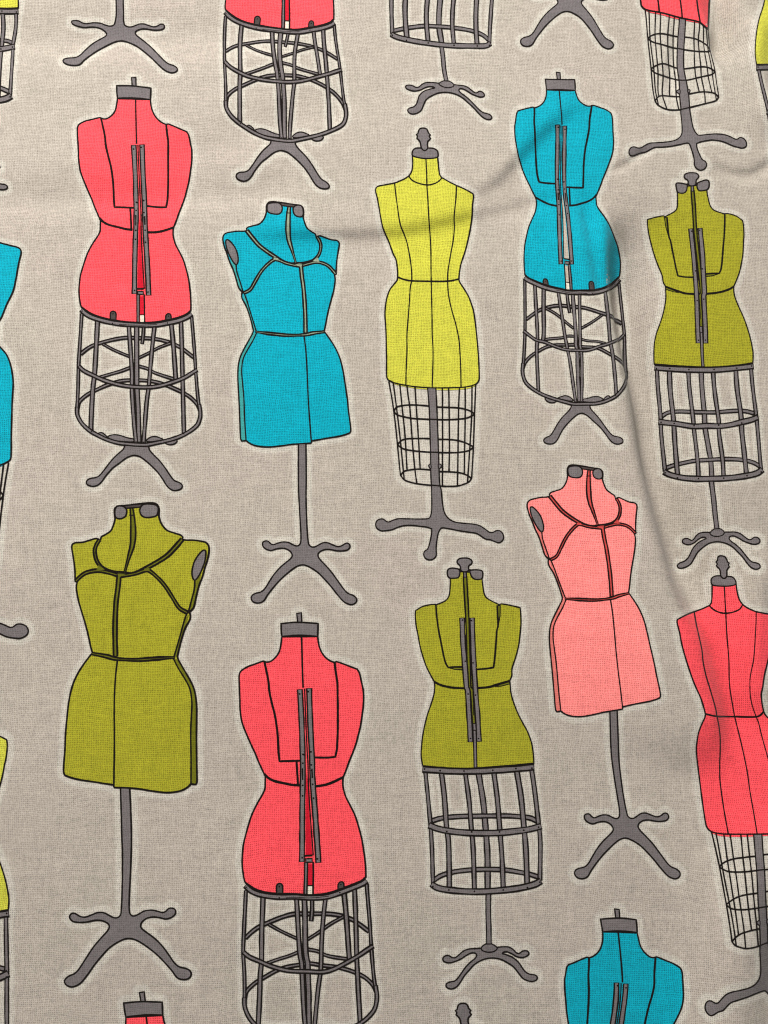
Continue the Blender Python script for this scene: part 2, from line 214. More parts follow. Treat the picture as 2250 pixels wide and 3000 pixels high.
LM_D = dict(finT="d1: 705,62", finL="d1: 618,110", finR="d1: 800,110", padL="d1: 498,235", padLb="d1: 530,305", padR="d1: 930,260", padRb="d1: 920,315", shLi="d1: 370,628", shRi="d1: 1130,630", shL="d1: 115,700", shR="d1: 1382,665",
 rTL="d1: 645,785", rTR="d1: 835,785", panL="d1: 510,1392", panR="d1: 1060,1392", waL="d2: 303,200", waR="d2: 1218,200", buL="d1: 165,1120", buR="d1: 1365,1120", rBL="d2: 705,930", rBR="d2: 870,930", hipL="d2: 145,980", hipR="d2: 1490,1000",
 hemL="d2: 155,1215", hemR="d2: 1508,1190", hemC="d2: 800,1245", bLb="d2: 160,1295", bRb="d2: 1510,1275", r2L="d3: 205,735", r2R="d3: 1550,720", r2C="d3: 850,790", r2k="d3: 850,583", r3L="d3: 212,1420", r3R="d3: 1562,1380", r3C="d3: 905,1500", r3k="d3: 905,1230",
 v2="d3: 405,700", v5="d3: 1345,700", v3="d3: 705,700", v4="d3: 1050,700", v2b="d3: 440,1450", v5b="d3: 1385,1420", v5t="d3: 1260,50", hub="d4: 838,735", hubT="d4: 838,690", uL="d4: 280,870", uR="d4: 1325,800", lL="d4: 318,1190", lR="d4: 1425,1090", cro="d4: 870,858", lLb="d4: 375,1228", lRb="d4: 1370,1138")

MODELS = dict(A=(MODEL_A, LM_A), B=(MODEL_B, LM_B), C=(MODEL_C, LM_C), D=(MODEL_D, LM_D))

# one entry per printed form: model, body colour, label, landmarks where this print shows them (None = as measured), points completed by similarity
FORMS = [
 dict(m='A', col='red', label="coral red dress form with open metal cage skirt, at the upper left, whole from neck cap to feet", lm=None),
 dict(m='B', col='blue', label="turquoise dress form with pale seam tapes on a tall four footed stand", lm=None),
 dict(m='C', col='yellow', label="lemon yellow dress form with fine wire skirt and knob finial in the middle", lm=None),
 dict(m='D', col='olive', label="olive green dress form with riveted cage skirt, below the lemon yellow one", lm=None),
 dict(m='A', col='blue', label="turquoise dress form with open cage skirt crossed by a soft crease on its chest", lm=dict(
   capTL="e1: 860,198", capTR="e1: 545,192", pin="e1: 680,122", neckL="e1: 865,320", neckR="e1: 555,312", shLi="e1: 1045,478", shLo="e1: 1250,560", shRi="e1: 418,503", shRo="e1: 250,535", bustL="e1: 1280,905", bustR="e1: 215,780", railTL="e1: 778,700", railTR="e1: 648,680",
   panL="e1: 950,1370", panR="e1: 475,1305", waistL="e1: 1090,1465", waistR="e1: 440,1470", railBL="e2: 850,130", railBR="e2: 690,125", hipL="e2: 1352,92", hipR="e1: 315,2060", hemL="e2: 1345,258", hemR="e2: 318,240", hemC="e2: 800,408", mrL="e2: 1395,885", mrR="e2: 308,845", mrC="e2: 870,1060",
   brL="e2: 1437,1320", brR="e2: 290,1290", brC="e2: 908,1635", brT="e2: 850,985", legT="e2: 930,1735", ftL="e2: 1382,2030", ftLb="e2: 1320,2070", ftR="e2: 525,2030", ftRb="e2: 595,2065", v2="e2: 1310,1545", v5="e2: 468,1500", tv3="e2: 915,440", tv4="e2: 682,415", tpo="e2: 838,480", mv3="e2: 922,985", mv4="e2: 778,1000", mpo="e2: 886,1030", bv3="e2: 935,1620", bv4="e2: 870,1620", bpo="e2: 903,1605", v5t="e2: 430,350", v2t="e2: 1185,400", v2m="e2: 1240,950", v5m="e2: 458,940", bkt="e2: 525,430", bkb="e2: 527,940", mq1="e2: 1128,1008", mq2="e2: 525,962")),
 dict(m='A', col='red', label="coral red dress form cut off by the top edge, showing its hem and open cage skirt", lm=dict(
   hemL="f1: 195,95", hemR="f1: 1258,190", hemC="f1: 790,285", mrL="f1: 195,600", mrR="f1: 1330,680", mrC="f1: 780,798", v2="f1: 340,1200", v5="f1: 1215,1265", brL="f1: 193,1020", brR="f1: 1381,1110", brC="f1: 800,1370", brT="f1: 770,730", legT="f1: 750,1465", ftL="f1: 305,1710", ftLb="f1: 370,1765", ftR="f1: 1208,1810", ftRb="f1: 1150,1832", tv3="f1: 650,300", tv4="f1: 905,320", mv3="f1: 690,658", mv4="f1: 870,735", v2t="f1: 362,225", v5t="f1: 1150,290", v2m="f1: 345,680", v5m="f1: 1185,705", bv3="f1: 745,1350", bv4="f1: 825,1350"),
   auto="capTL capTR shLo shRo waistL waistR hipL hipR railTL railBL railBR neckL neckR"),
 dict(m='A', col='red', label="large coral red dress form at the bottom whose cage skirt runs off the lower edge", lm=dict(
   capTL="g1: 530,175", capTR="g1: 928,172", pin="g1: 722,58", neckL="g1: 538,315", neckR="g1: 925,312", shLi="g1: 350,583", shLo="g1: 90,690", shRi="g1: 1115,590", shRo="g1: 1350,665", bustL="g1: 88,1135", bustR="g1: 1418,980", railTL="g1: 697,882", railTR="g1: 865,865", panL="g1: 512,1660", panR="g1: 1115,1612",
   waistL="g1: 358,1830", waistR="g1: 1198,1830", railBL="g2: 620,710", railBR="g2: 828,718", hipL="g2: 93,715", hipR="g2: 1214,582", hemL="g2: 118,900", hemR="g2: 1243,850", hemC="g2: 700,1015", mrL="g2: 105,1545", mrR="g2: 1303,1490", mrC="g2: 720,1725", brT="g2: 720,1635", brL="g2: 102,2010", brR="g2: 1347,1950",
   v5="g2: 1185,2195", v2="g2: 240,2240", brC="g2: 730,2310", tv3="g2: 597,1040", tv4="g2: 868,1040", mv3="g2: 628,1598", mv4="g2: 822,1668", v2t="g2: 287,1010", v5t="g2: 1132,960", v2m="g2: 275,1600", v5m="g2: 1152,1565", mq1="g2: 400,1686", mq2="g2: 1065,1638", ftL="px: 740,3150", ftR="px: 1046,3160"), auto="legT"),
 dict(m='A', col='red', label="coral red dress form at the bottom left of which only the cap, pin and neck show", sim=True, lm=dict(
   pin="h1: 462,285", capTL="h1: 310,385", capTR="h1: 612,362", neckL="h1: 315,490", neckR="h1: 612,470")),
 dict(m='A', col='blue', label="turquoise dress form cut off at chest height by the bottom edge", lm=dict(
   pin="i1: 303,92", capTL="i1: 385,138", capTR="i1: 233,135", neckL="i1: 390,194", neckR="i1: 242,190", shLi="i1: 468,298", shLo="i1: 575,345", shRi="i1: 180,300", shRo="i1: 95,332", bustL="i1: 588,480", bustR="i1: 80,420", railTL="i1: 355,412", railTR="i1: 288,405"),
   auto="panL panR waistL waistR hemL hemR hemC mrL mrR brL brR brC legT ftL ftR"),
 dict(m='B', col='olive', label="olive green dress form with dark seam tapes facing the other way, at the lower left", lm=dict(
   padTL="p1: 1050,108", padTR="p1: 613,120", neckL="p1: 1055,215", neckR="p1: 615,240", colL="p1: 1298,435", colR="p1: 462,455", shL="p1: 1555,500", shR="p1: 178,500", arm="p1: 1420,865", side="p1: 1375,1195", bust="p1: 1335,1190", thr="p1: 712,785", jL="p1: 945,750", jR="p1: 445,745", cen="p1: 650,820", bR="p1: 215,870",
   waL="p1: 1245,1640", waLi="p1: 1205,1640", waR="p1: 375,1600", waC="p1: 628,1660", hipL="p2: 915,95", hipR="p2: 93,124", hemL="p2: 922,645", hemLi="p2: 884,655", hemC="p2: 385,672", hemR="p2: 62,592", hemB="p2: 740,712", poleT="p2: 458,692",
   apL="p2: 515,1512", apR="p2: 400,1522", uL="p2: 783,1480", uLb="p2: 720,1530", uR="p2: 98,1520", noL="p2: 560,1575", noR="p2: 354,1580", cro="p2: 475,1660", lL="p2: 885,1885", lLb="p2: 845,1922", lR="p2: 66,1935", lRb="p2: 110,1970")),
 dict(m='B', col='pink', label="pale pink dress form with red seam tapes on a bent pole stand", lm=dict(
   padTL="q1: 480,95", padTR="q1: 815,122", neckL="q1: 478,190", neckR="q1: 818,212", colL="q1: 300,368", colR="q1: 950,402", shL="q1: 85,440", shR="q1: 1155,462", arm="q1: 225,735", side="q1: 285,1000", bust="q1: 318,1010", thr="q1: 775,665", jL="q1: 580,650", jR="q1: 975,637", cen="q1: 825,695", bR="q1: 1143,742",
   waL="q1: 425,1380", waLi="q1: 462,1385", waR="q1: 1082,1330", waC="q1: 905,1385", hipL="q1: 300,1727", hipR="q1: 1262,1737", hemL="q2: 355,428", hemLi="q2: 405,438", hemC="q2: 1003,410", hemR="q2: 1368,300", hemB="q2: 600,492", poleT="q2: 912,452", poleA="q2: 930,860", poleB="q2: 985,1281",
   apL="q2: 940,1480", apR="q2: 1095,1475", uL="q2: 635,1460", uLb="q2: 715,1530", uR="q2: 1448,1460", noL="q2: 912,1580", noR="q2: 1152,1555", cro="q2: 1020,1670", lL="q2: 537,2005", lLb="q2: 600,2060", lR="q2: 1557,2010", lRb="q2: 1515,2060")),
 dict(m='B', col='yellow', label="dark grey four footed stand with curled feet above the upper left red dress form, its form beyond the top edge", lm=dict(
   uL="px: 209,66", uR="px: 482,79", lL="px: 184,180", lR="px: 520,203", cro="px: 356,121", poleB="px: 353,42", apL="px: 320,77", apR="px: 381,79", noL="px: 312,101", noR="px: 396,98", lLb="px: 212,192", lRb="px: 505,214", uLb="px: 250,81", poleA="px: 352,-40", poleT="px: 350,-130"),
   auto="hemL hemR waL waR shL shR padTL padTR"),
 dict(m='B', col='yellow', label="dark grey stand with two splayed legs above the turquoise caged form, its form beyond the top edge", lm=dict(
   lL="n1: 926,268", lLb="n1: 965,298", lR="n1: 1521,290", lRb="n1: 1488,313", cro="n1: 1225,77", noL="n1: 1166,14", noR="n1: 1317,16"), auto="uL uR apL apR poleB poleA poleT hemL hemR waL waR shL shR padTL padTR"),
 dict(m='D', col='olive', label="olive green dress form with riveted cage skirt at the right, beside the deep vertical fold", lm=dict(
   finT="r1: 710,105", finL="r1: 790,155", finR="r1: 615,155", padL="r1: 915,215", padLb="r1: 888,312", padR="r1: 525,260", padRb="r1: 540,350", shLi="r1: 1090,590", shRi="r1: 395,625", shL="r1: 1305,672", shR="r1: 185,660", rTL="r1: 835,755", rTR="r1: 665,765", panL="r1: 1030,1295", panR="r1: 545,1325", waL="r1: 1200,1452", waR="r1: 398,1460",
   buL="r1: 1312,1047", buR="r1: 262,1060", rBL="r1: 902,2118", rBR="r1: 762,2122", hipL="r1: 1415,2135", hipR="r1: 266,2184", hemL="r2: 1175,108", hemR="r2: 218,125", hemC="r2: 690,150", bLb="r2: 1180,172", bRb="r2: 228,188", r2L="r2: 1218,665", r2R="r2: 268,690", r2C="r2: 730,715", r2k="r2: 715,590", r3L="r2: 1272,1150", r3R="r2: 306,1170", r3C="r2: 775,1232", r3k="r2: 765,1050",
   v2="r2: 1058,640", v5="r2: 405,655", v3="r2: 845,670", v4="r2: 597,670", v2b="r2: 1110,1180", v5b="r2: 445,1200", hub="r2: 828,1755", hubT="r2: 825,1718", uL="r2: 1240,1830", uR="r2: 490,1840", lL="r2: 1242,2080", lR="r2: 443,2078", cro="r2: 820,1842", lLb="r2: 1205,2103", lRb="r2: 490,2092")),
 dict(m='D', col='olive', label="riveted cage skirt on a small curled stand at the top centre, its form beyond the top edge", lm=dict(
   r3L="n1: 738,285", r3R="n1: 93,225", r3C="n1: 425,290", r3k="n1: 405,172", hub="n1: 455,542", hubT="n1: 455,520", uL="n1: 693,605", uR="n1: 190,560", lL="n1: 744,750", lR="n1: 209,712", cro="n1: 460,594", v2b="n1: 650,283", v5b="n1: 203,247", r2L="n1: 752,-62", r2R="n1: 104,-115", lLb="n1: 722,765", lRb="n1: 240,730"),
   auto="hemL hemR waL waR shL shR finT bLb bRb"),
 dict(m='D', col='yellow', label="lemon yellow dress form in the top left corner, only its hem and part of its cage skirt showing", lm=dict(
   hemR="px: 54,24", bRb="px: 53,43", r2R="px: 41,139", r3R="px: 35,284", lR="px: 22,548", lRb="px: 10,556", v5t="px: 8,42", v5="px: 6,135", uR="px: 0,490", hemL="px: -256,20", r3L="px: -285,270", r2L="px: -275,140", lL="px: -240,560"), auto="waL waR shL shR finT"),
 dict(m='D', col='yellow', label="lemon yellow dress form at the lower left edge, a sliver of shoulder, hip and cage skirt showing", lm=dict(
   shL="px: 20,2167", hemL="px: 26,2664", bLb="px: 26,2686", r2L="px: 23,2862", waL="px: -42,2400"), auto="waR shR hemR finT r2R r3L r3R uL uR lL lR", simr=True),
 dict(m='D', col='yellow', label="lemon yellow dress form in the top right corner, its hip and first cage bar showing", lm=dict(
   waL="px: 2238,-20", hipL="px: 2213,128", hemL="px: 2215,190", bLb="px: 2216,206", r2L="px: 2250,335"), auto="waR shL shR hemR finT r2R r3L r3R uL uR lL lR", simn=True),
 dict(m='C', col='red', label="coral red dress form with fine wire skirt running off the right edge", lm=dict(
   finT="o1: 720,105", finL="o1: 795,185", finR="o1: 658,210", capL="o1: 865,385", capR="o1: 600,385", capB="o1: 735,432", nkL="o1: 942,632", nkR="o1: 580,645", shL="o1: 1290,775", prL="o1: 1085,712", prR="o1: 420,710", nkC="o1: 758,722", shR="o1: 235,795", waL="o1: 1165,1790", waR="o1: 540,1815", waC="o1: 852,1840", waPL="o1: 1095,1845", waPR="o1: 660,1835",
   buR="o1: 312,1165", buL="o1: 1217,1211", chC="o1: 795,1250", hipR="o1: 440,2206", hemR="o2: 418,622", hemC="o2: 822,672", hemPR="o2: 590,672", hemL="o2: 1180,610", hipPR="o2: 520,97", hipC="o2: 715,33", r1R="o2: 518,935", r1p="o2: 852,962", r2R="o2: 573,1240", r2p="o2: 862,1265", r3R="o2: 618,1540", r3e="o2: 740,1597", r3p="o2: 877,1557",
   r1c="o2: 650,870", r2c="o2: 690,1175", r3c="o2: 730,1465", fR="o2: 400,2080", fRb="o2: 450,2145", fRt="o2: 440,2022", aRm="o2: 620,1950", aR="o2: 815,1880", uR="o2: 870,1940", plR2="o2: 848,1700"), auto="tB fL"),
 dict(m='C', col='red', label="coral red dress form at the top right with its wire skirt buckled by a fold", lm=dict(
   hemR="m1: 352,68", hemPR="m1: 535,128", hemC="m1: 770,192", hemPL="m1: 960,232", hemL="m1: 1040,290", r1R="m1: 415,400", r1L="m1: 1058,515", r1a="m1: 722,385", r1b="m1: 800,385", r1p="m1: 755,508", r1c="m1: 560,350", r1d="m1: 920,408", r1e="m1: 570,462", r1f="m1: 940,535",
   r2R="m1: 448,712", r2L="m1: 1112,745", r2a="m1: 712,708", r2b="m1: 790,716", r2p="m1: 775,835", r2c="m1: 580,658", r2d="m1: 970,690", r2e="m1: 592,790", r2f="m1: 980,793", r3R="m1: 490,1040", r3L="m1: 1146,1005", r3a="m1: 735,1005", r3b="m1: 842,972", r3d="m1: 1000,950", r3c="m1: 570,990", r3p="m1: 800,1125", r3e="m1: 630,1135", r3f="m1: 1010,1070",
   plL="m1: 885,1335", plR="m1: 770,1345", sL1="m1: 930,1395", sL2="m1: 1330,1445", fL="m1: 1436,1490", fLt="m1: 1390,1428", fLb="m1: 1390,1532", aLt="m1: 1130,1385", aLb="m1: 1130,1458", jn="m1: 920,1485", tB="m1: 960,1768", tL="m1: 1026,1700", tR="m1: 898,1700", t1="m1: 850,1525", uR="m1: 830,1475", aR="m1: 722,1440", aRm="m1: 480,1485", aRu="m1: 500,1520", fR="m1: 225,1575", fRt="m1: 265,1523", fRb="m1: 250,1615",
   waL="px: 2060,-330", waR="px: 1880,-330", shL="px: 2120,-590", shR="px: 1830,-590", hipR="px: 1860,-170", hipL="px: 2090,-160")),
 dict(m='C', col='blue', label="turquoise dress form at the left edge, its shoulder, hip and one curled foot showing", lm=dict(
   shL="px: 62,736", waL="px: -8,1000", hipL="px: 39,1122", hemL="px: 31,1345", fL="px: 85,1847", fLt="px: 62,1829", fLb="px: 60,1870", r3L="px: -14,1660"), auto="shR waR hipR hemR hemC finT r1R r2R r3R fR tB", simr=True),
 dict(m='C', col='red', label="small grey knob finial peeking in at the bottom edge, its dress form below the edge", sim=True, lm=dict(
   finT="px: 1356,2938", finL="px: 1333,2962", finR="px: 1379,2970")),
]

# ------------------------------------------------------------------ warps
def lm_pts(d): return {k: parse(v)[0][0] for k, v in d.items()}
def similarity(src, dst, mirror):
    s = src.copy()
    if mirror: s = s * np.array([-1, 1])
    ms, md = s.mean(0), dst.mean(0)
    a, b = s - ms, dst - md
    za, zb = a[:, 0] + 1j * a[:, 1], b[:, 0] + 1j * b[:, 1]
    k = (zb * za.conj()).sum() / (abs(za) ** 2).sum()
    def f(p):
        q = np.array(p, float)
        if mirror: q = q * np.array([-1, 1])
        z = (q[:, 0] - ms[0]) + 1j * (q[:, 1] - ms[1]); z = z * k
        return np.stack([z.real + md[0], z.imag + md[1]], 1)
    return f, np.abs(f(src) - dst).mean()
def best_similarity(src, dst, force=None):
    if force is not None: return similarity(src, dst, force)[0]
    f0, e0 = similarity(src, dst, False); f1, e1 = similarity(src, dst, True)
    return f0 if e0 <= e1 else f1
def tps(src, dst, lam=0.12):
    n = len(src)
    def U(r2): return np.where(r2 > 0, r2 * np.log(np.maximum(r2, 1e-9)), 0.0)
    S0, c = src / 100.0, src.mean(0) / 100.0
    D = ((S0[:, None] - S0[None]) ** 2).sum(2)
    K = U(D) + lam * np.eye(n)
    P = np.hstack([np.ones((n, 1)), S0 - c])
    Lm = np.zeros((n + 3, n + 3)); Lm[:n, :n] = K; Lm[:n, n:] = P; Lm[n:, :n] = P.T
    Y = np.vstack([dst, np.zeros((3, 2))])
    sol = np.linalg.solve(Lm, Y)
    def f(p):
        q = np.asarray(p, float) / 100.0
        R = ((q[:, None] - S0[None]) ** 2).sum(2)
        return U(R) @ sol[:n] + np.hstack([np.ones((len(q), 1)), q - c]) @ sol[n:]
    return f
def make_warp(form):
    if form['lm'] is None: return lambda p: np.asarray(p, float)
    base = lm_pts(MODELS[form['m']][1]); inst = lm_pts(form['lm'])
    ks = list(inst)
    s = np.array([base[k] for k in ks]); d = np.array([inst[k] for k in ks])
    force = True if form.get('simr') else (False if form.get('simn') else None)
    sim = best_similarity(s, d, force)
    if form.get('sim'): return sim
    extra = [k for k in form.get('auto', '').split() if k not in inst]
    if extra:
        es = np.array([base[k] for k in extra]); ed = sim(es)
        s = np.vstack([s, es]); d = np.vstack([d, ed])
    return tps(s, d)

# ------------------------------------------------------------------ camera and cloth relief
CAM = np.array([-0.0100, -0.0330, 0.2290])
HALF = 0.65                                   # tan of the half vertical field of view
fwd = -CAM / np.linalg.norm(CAM)
up0 = np.array([0, 1.0, 0]); right = np.cross(fwd, up0); right /= np.linalg.norm(right); upv = np.cross(right, fwd)
def rays(px):
    u = (px[:, 0] - W_PX / 2) / (H_PX / 2) * HALF; v = -(px[:, 1] - H_PX / 2) / (H_PX / 2) * HALF
    return fwd[None] + u[:, None] * right[None] + v[:, None] * upv[None]
def px_flat(px, z=0.0):
    d = rays(np.asarray(px, float)); t = (z - CAM[2]) / d[:, 2]
    return CAM[None, :2] + d[:, :2] * t[:, None]

GX0, GX1, GY0, GY1, GS = -0.190, 0.190, -0.230, 0.245, 0.0005
nx, ny = int(round((GX1 - GX0) / GS)) + 1, int(round((GY1 - GY0) / GS)) + 1
gx = GX0 + np.arange(nx) * GS; gy = GY0 + np.arange(ny) * GS
XX, YY = np.meshgrid(gx, gy)

def poly_dist(X, Y, P):
    """signed distance to a polyline (positive on the right of travel) and position along it 0..1"""
    best = np.full(X.shape, 1e9); sd = np.zeros(X.shape); along = np.zeros(X.shape)
    segL = np.hypot(*(P[1:] - P[:-1]).T); tot = segL.sum(); acc = 0
    for i in range(len(P) - 1):
        a, b = P[i], P[i + 1]; d = b - a; L = segL[i]
        t = ((X - a[0]) * d[0] + (Y - a[1]) * d[1]) / L ** 2
        tc = np.clip(t, 0, 1)
        qx, qy = X - (a[0] + d[0] * tc), Y - (a[1] + d[1] * tc)
        r = np.hypot(qx, qy)
        side = np.sign(d[1] * (X - a[0]) - d[0] * (Y - a[1]))
        m = r < best
        best[m] = r[m]; sd[m] = (side * r)[m]; along[m] = ((acc + tc * L) / tot)[m]
        acc += L
    return sd, along
def curve_px(s):
    P, _ = parse("px: " + s)
    q = smooth("px: " + s, step=40) if len(P) > 2 else P
    return px_flat(q)
H = np.zeros((ny, nx))
FOLD_GAIN = 1.9
def fold(s, amp, w1, w2=None, kind='ridge', fade=0.25):
    amp = amp * FOLD_GAIN
    """relief along a curve; amp and widths in mm; w1 on the left of travel, w2 on the right"""
    global H
    sd, al = poly_dist(XX, YY, curve_px(s))
    w2 = w2 or w1
    env = np.clip(al / fade, 0, 1) * np.clip((1 - al) / fade, 0, 1) if fade else 1.0
    if fade: env = env * env * (3 - 2 * env)
    w = np.where(sd < 0, w1, w2) * 0.001
    if kind == 'ridge': H += amp * 0.001 * env * np.exp(-(sd / w) ** 2)
    elif kind == 'step':          # rises on the right of travel, relaxing back further out
        g = np.tanh(sd / (w1 * 0.001)) * 0.5
        H += amp * 0.001 * env * g * np.exp(-(sd / (w2 * 0.001)) ** 2)
#FOLDS
# slow undulation of cloth lying loosely
# long vertical fold on the right
fold("1790,560 1812,800 1835,980 1880,1170 1905,1330 1955,1520 2010,1720 2065,1900 2110,2080 2130,2300", 5.2, 4.4, 17, 'step', 0.11)
fold("1800,620 1830,900 1880,1150 1925,1400 1990,1640 2060,1900", -4.2, 8.5, 4.2, 'ridge', 0.2)
# diagonal crease from the turquoise taped form across the lemon form to the turquoise caged form
fold("640,690 900,690 1130,682 1280,655 1400,625 1500,595 1580,560", -1.1, 1.5, 12, 'step', 0.3)
fold("1300,600 1440,545 1530,455 1600,385 1680,325 1760,300", -1.15, 1.6, 11, 'step', 0.35)
fold("1440,640 1560,600 1650,585", -0.4, 3, 3, 'ridge', 0.35)
# sharp little creases
fold("1770,505 1830,480 1880,450 1920,420", -0.55, 0.9, 1.6, 'ridge', 0.3)
fold("2060,475 2140,505 2200,512 2260,480 2330,460", -0.7, 1.6, 2.4, 'ridge', 0.3)
# top right buckle
fold("2110,-160 2120,20 2130,110 2080,190", -3.2, 4.2, 6.0, 'ridge', 0.25)
fold("2030,20 2068,70 2085,140 2090,200", 0.9, 2.0, 1.8, 'ridge', 0.35)
fold("1975,20 1985,120 1970,230 1990,330", -0.7, 2.2, 2.2, 'ridge', 0.3)
fold("2230,20 2205,200 2240,330 2290,420", 1.6, 4.5, 6, 'ridge', 0.25)
# band inside the turquoise hip
fold("1715,540 1728,680 1748,820 1770,960", -1.25, 2.2, 2.6, 'ridge', 0.3)
# soft horizontal rolls at the top
fold("-200,120 150,110 420,100 700,95 900,60", -1.0, 9, 7, 'ridge', 0.15)
fold("-200,590 200,585 500,570 760,560 980,540", -0.7, 7, 5, 'ridge', 0.2)
fold("350,470 600,440 900,330 1150,230", -0.5, 7, 7, 'ridge', 0.3)
# lower right lift
fold("2300,2300 2240,2500 2160,2700 2120,3000 2100,3300", 3.0, 12, 12, 'ridge', 0.2)
fold("1750,2200 1980,2260 2120,2330", -0.4, 8, 10, 'ridge', 0.3)
fold("2240,1560 2222,1750 2215,1950 2235,2150", 1.1, 4.0, 6, 'ridge', 0.25)
# broad random undulation
rng = np.random.RandomState(3)
for _ in range(26):
    a = rng.uniform(0, 6.28); lam = rng.uniform(0.02, 0.10); ph = rng.uniform(0, 6.28)
    H += 0.0000185 * (lam / 0.03) ** 1.5 * np.sin((XX * math.cos(a) + YY * math.sin(a)) * 6.283 / lam + ph)
for _ in range(14):
    a = rng.uniform(0, 6.28); lam = rng.uniform(0.007, 0.018); ph = rng.uniform(0, 6.28); a2 = a + rng.uniform(1.2, 1.9); l2 = rng.uniform(0.03, 0.09)
    H += 0.000007 * (lam / 0.012) ** 1.5 * np.sin((XX * math.cos(a) + YY * math.sin(a)) * 6.283 / lam + ph + 1.5 * np.sin((XX * math.cos(a2) + YY * math.sin(a2)) * 6.283 / l2)) * (0.5 + 0.5 * np.sin((XX * math.cos(a2) + YY * math.sin(a2)) * 6.283 / (l2 * 1.3) + 2 * ph))
# light smoothing
def box(h, n):
    for _ in range(n):
        h[1:-1, :] = (h[:-2, :] + 2 * h[1:-1, :] + h[2:, :]) / 4
        h[:, 1:-1] = (h[:, :-2] + 2 * h[:, 1:-1] + h[:, 2:]) / 4
    return h
H = box(H, 3)

def height(x, y):
    fx = np.clip((x - GX0) / GS, 0, nx - 1.001); fy = np.clip((y - GY0) / GS, 0, ny - 1.001)
    i, j = fx.astype(int), fy.astype(int); u, v = fx - i, fy - j
    # same split as the cloth triangles
    h00, h10, h01, h11 = H[j, i], H[j, i + 1], H[j + 1, i], H[j + 1, i + 1]
    return np.where(u + v <= 1, h00 + u * (h10 - h00) + v * (h01 - h00), h11 + (1 - u) * (h01 - h11) + (1 - v) * (h10 - h11))
def px_world(px, lift=0.0):
    px = np.asarray(px, float); d = rays(px); z = np.zeros(len(px))
    for _ in range(8):
        t = (z - CAM[2]) / d[:, 2]
        x = CAM[0] + d[:, 0] * t; y = CAM[1] + d[:, 1] * t
        z = 0.5 * z + 0.5 * height(x, y)
    t = (z - CAM[2]) / d[:, 2]
    x = CAM[0] + d[:, 0] * t; y = CAM[1] + d[:, 1] * t
    return np.stack([x, y, height(x, y) + lift], 1)

# ------------------------------------------------------------------ materials
def lin(c):
    return tuple((v / 255 / 12.92) if v / 255 <= 0.04045 else ((v / 255 + 0.055) / 1.055) ** 2.4 for v in c)
class NT:
    def __init__(s, m): s.n, s.l = m.node_tree.nodes, m.node_tree.links
    def add(s, t, **k):
        nd = s.n.new(t)
        for a, b in k.items():
            if a == 'ins':
                for i, v in b.items():
                    if isinstance(v, bpy.types.NodeSocket): s.l.new(v, nd.inputs[i])
                    else: nd.inputs[i].default_value = v
            else: setattr(nd, a, b)
        return nd
    def math(s, op, a, b=0.0, c=None):
        ins = {0: a, 1: b}
        if c is not None: ins[2] = c
        return s.add('ShaderNodeMath', operation=op, ins=ins).outputs[0]
    def mix(s, f, a, b, blend='MIX'):
        nd = s.add('ShaderNodeMix', data_type='RGBA', blend_type=blend)
        for i, v in ((0, f), (6, a), (7, b)):
            if isinstance(v, bpy.types.NodeSocket): s.l.new(v, nd.inputs[i])
            else: nd.inputs[i].default_value = v if i == 0 else (tuple(v) + (1,) if len(v) == 3 else v)
        return nd.outputs[2]

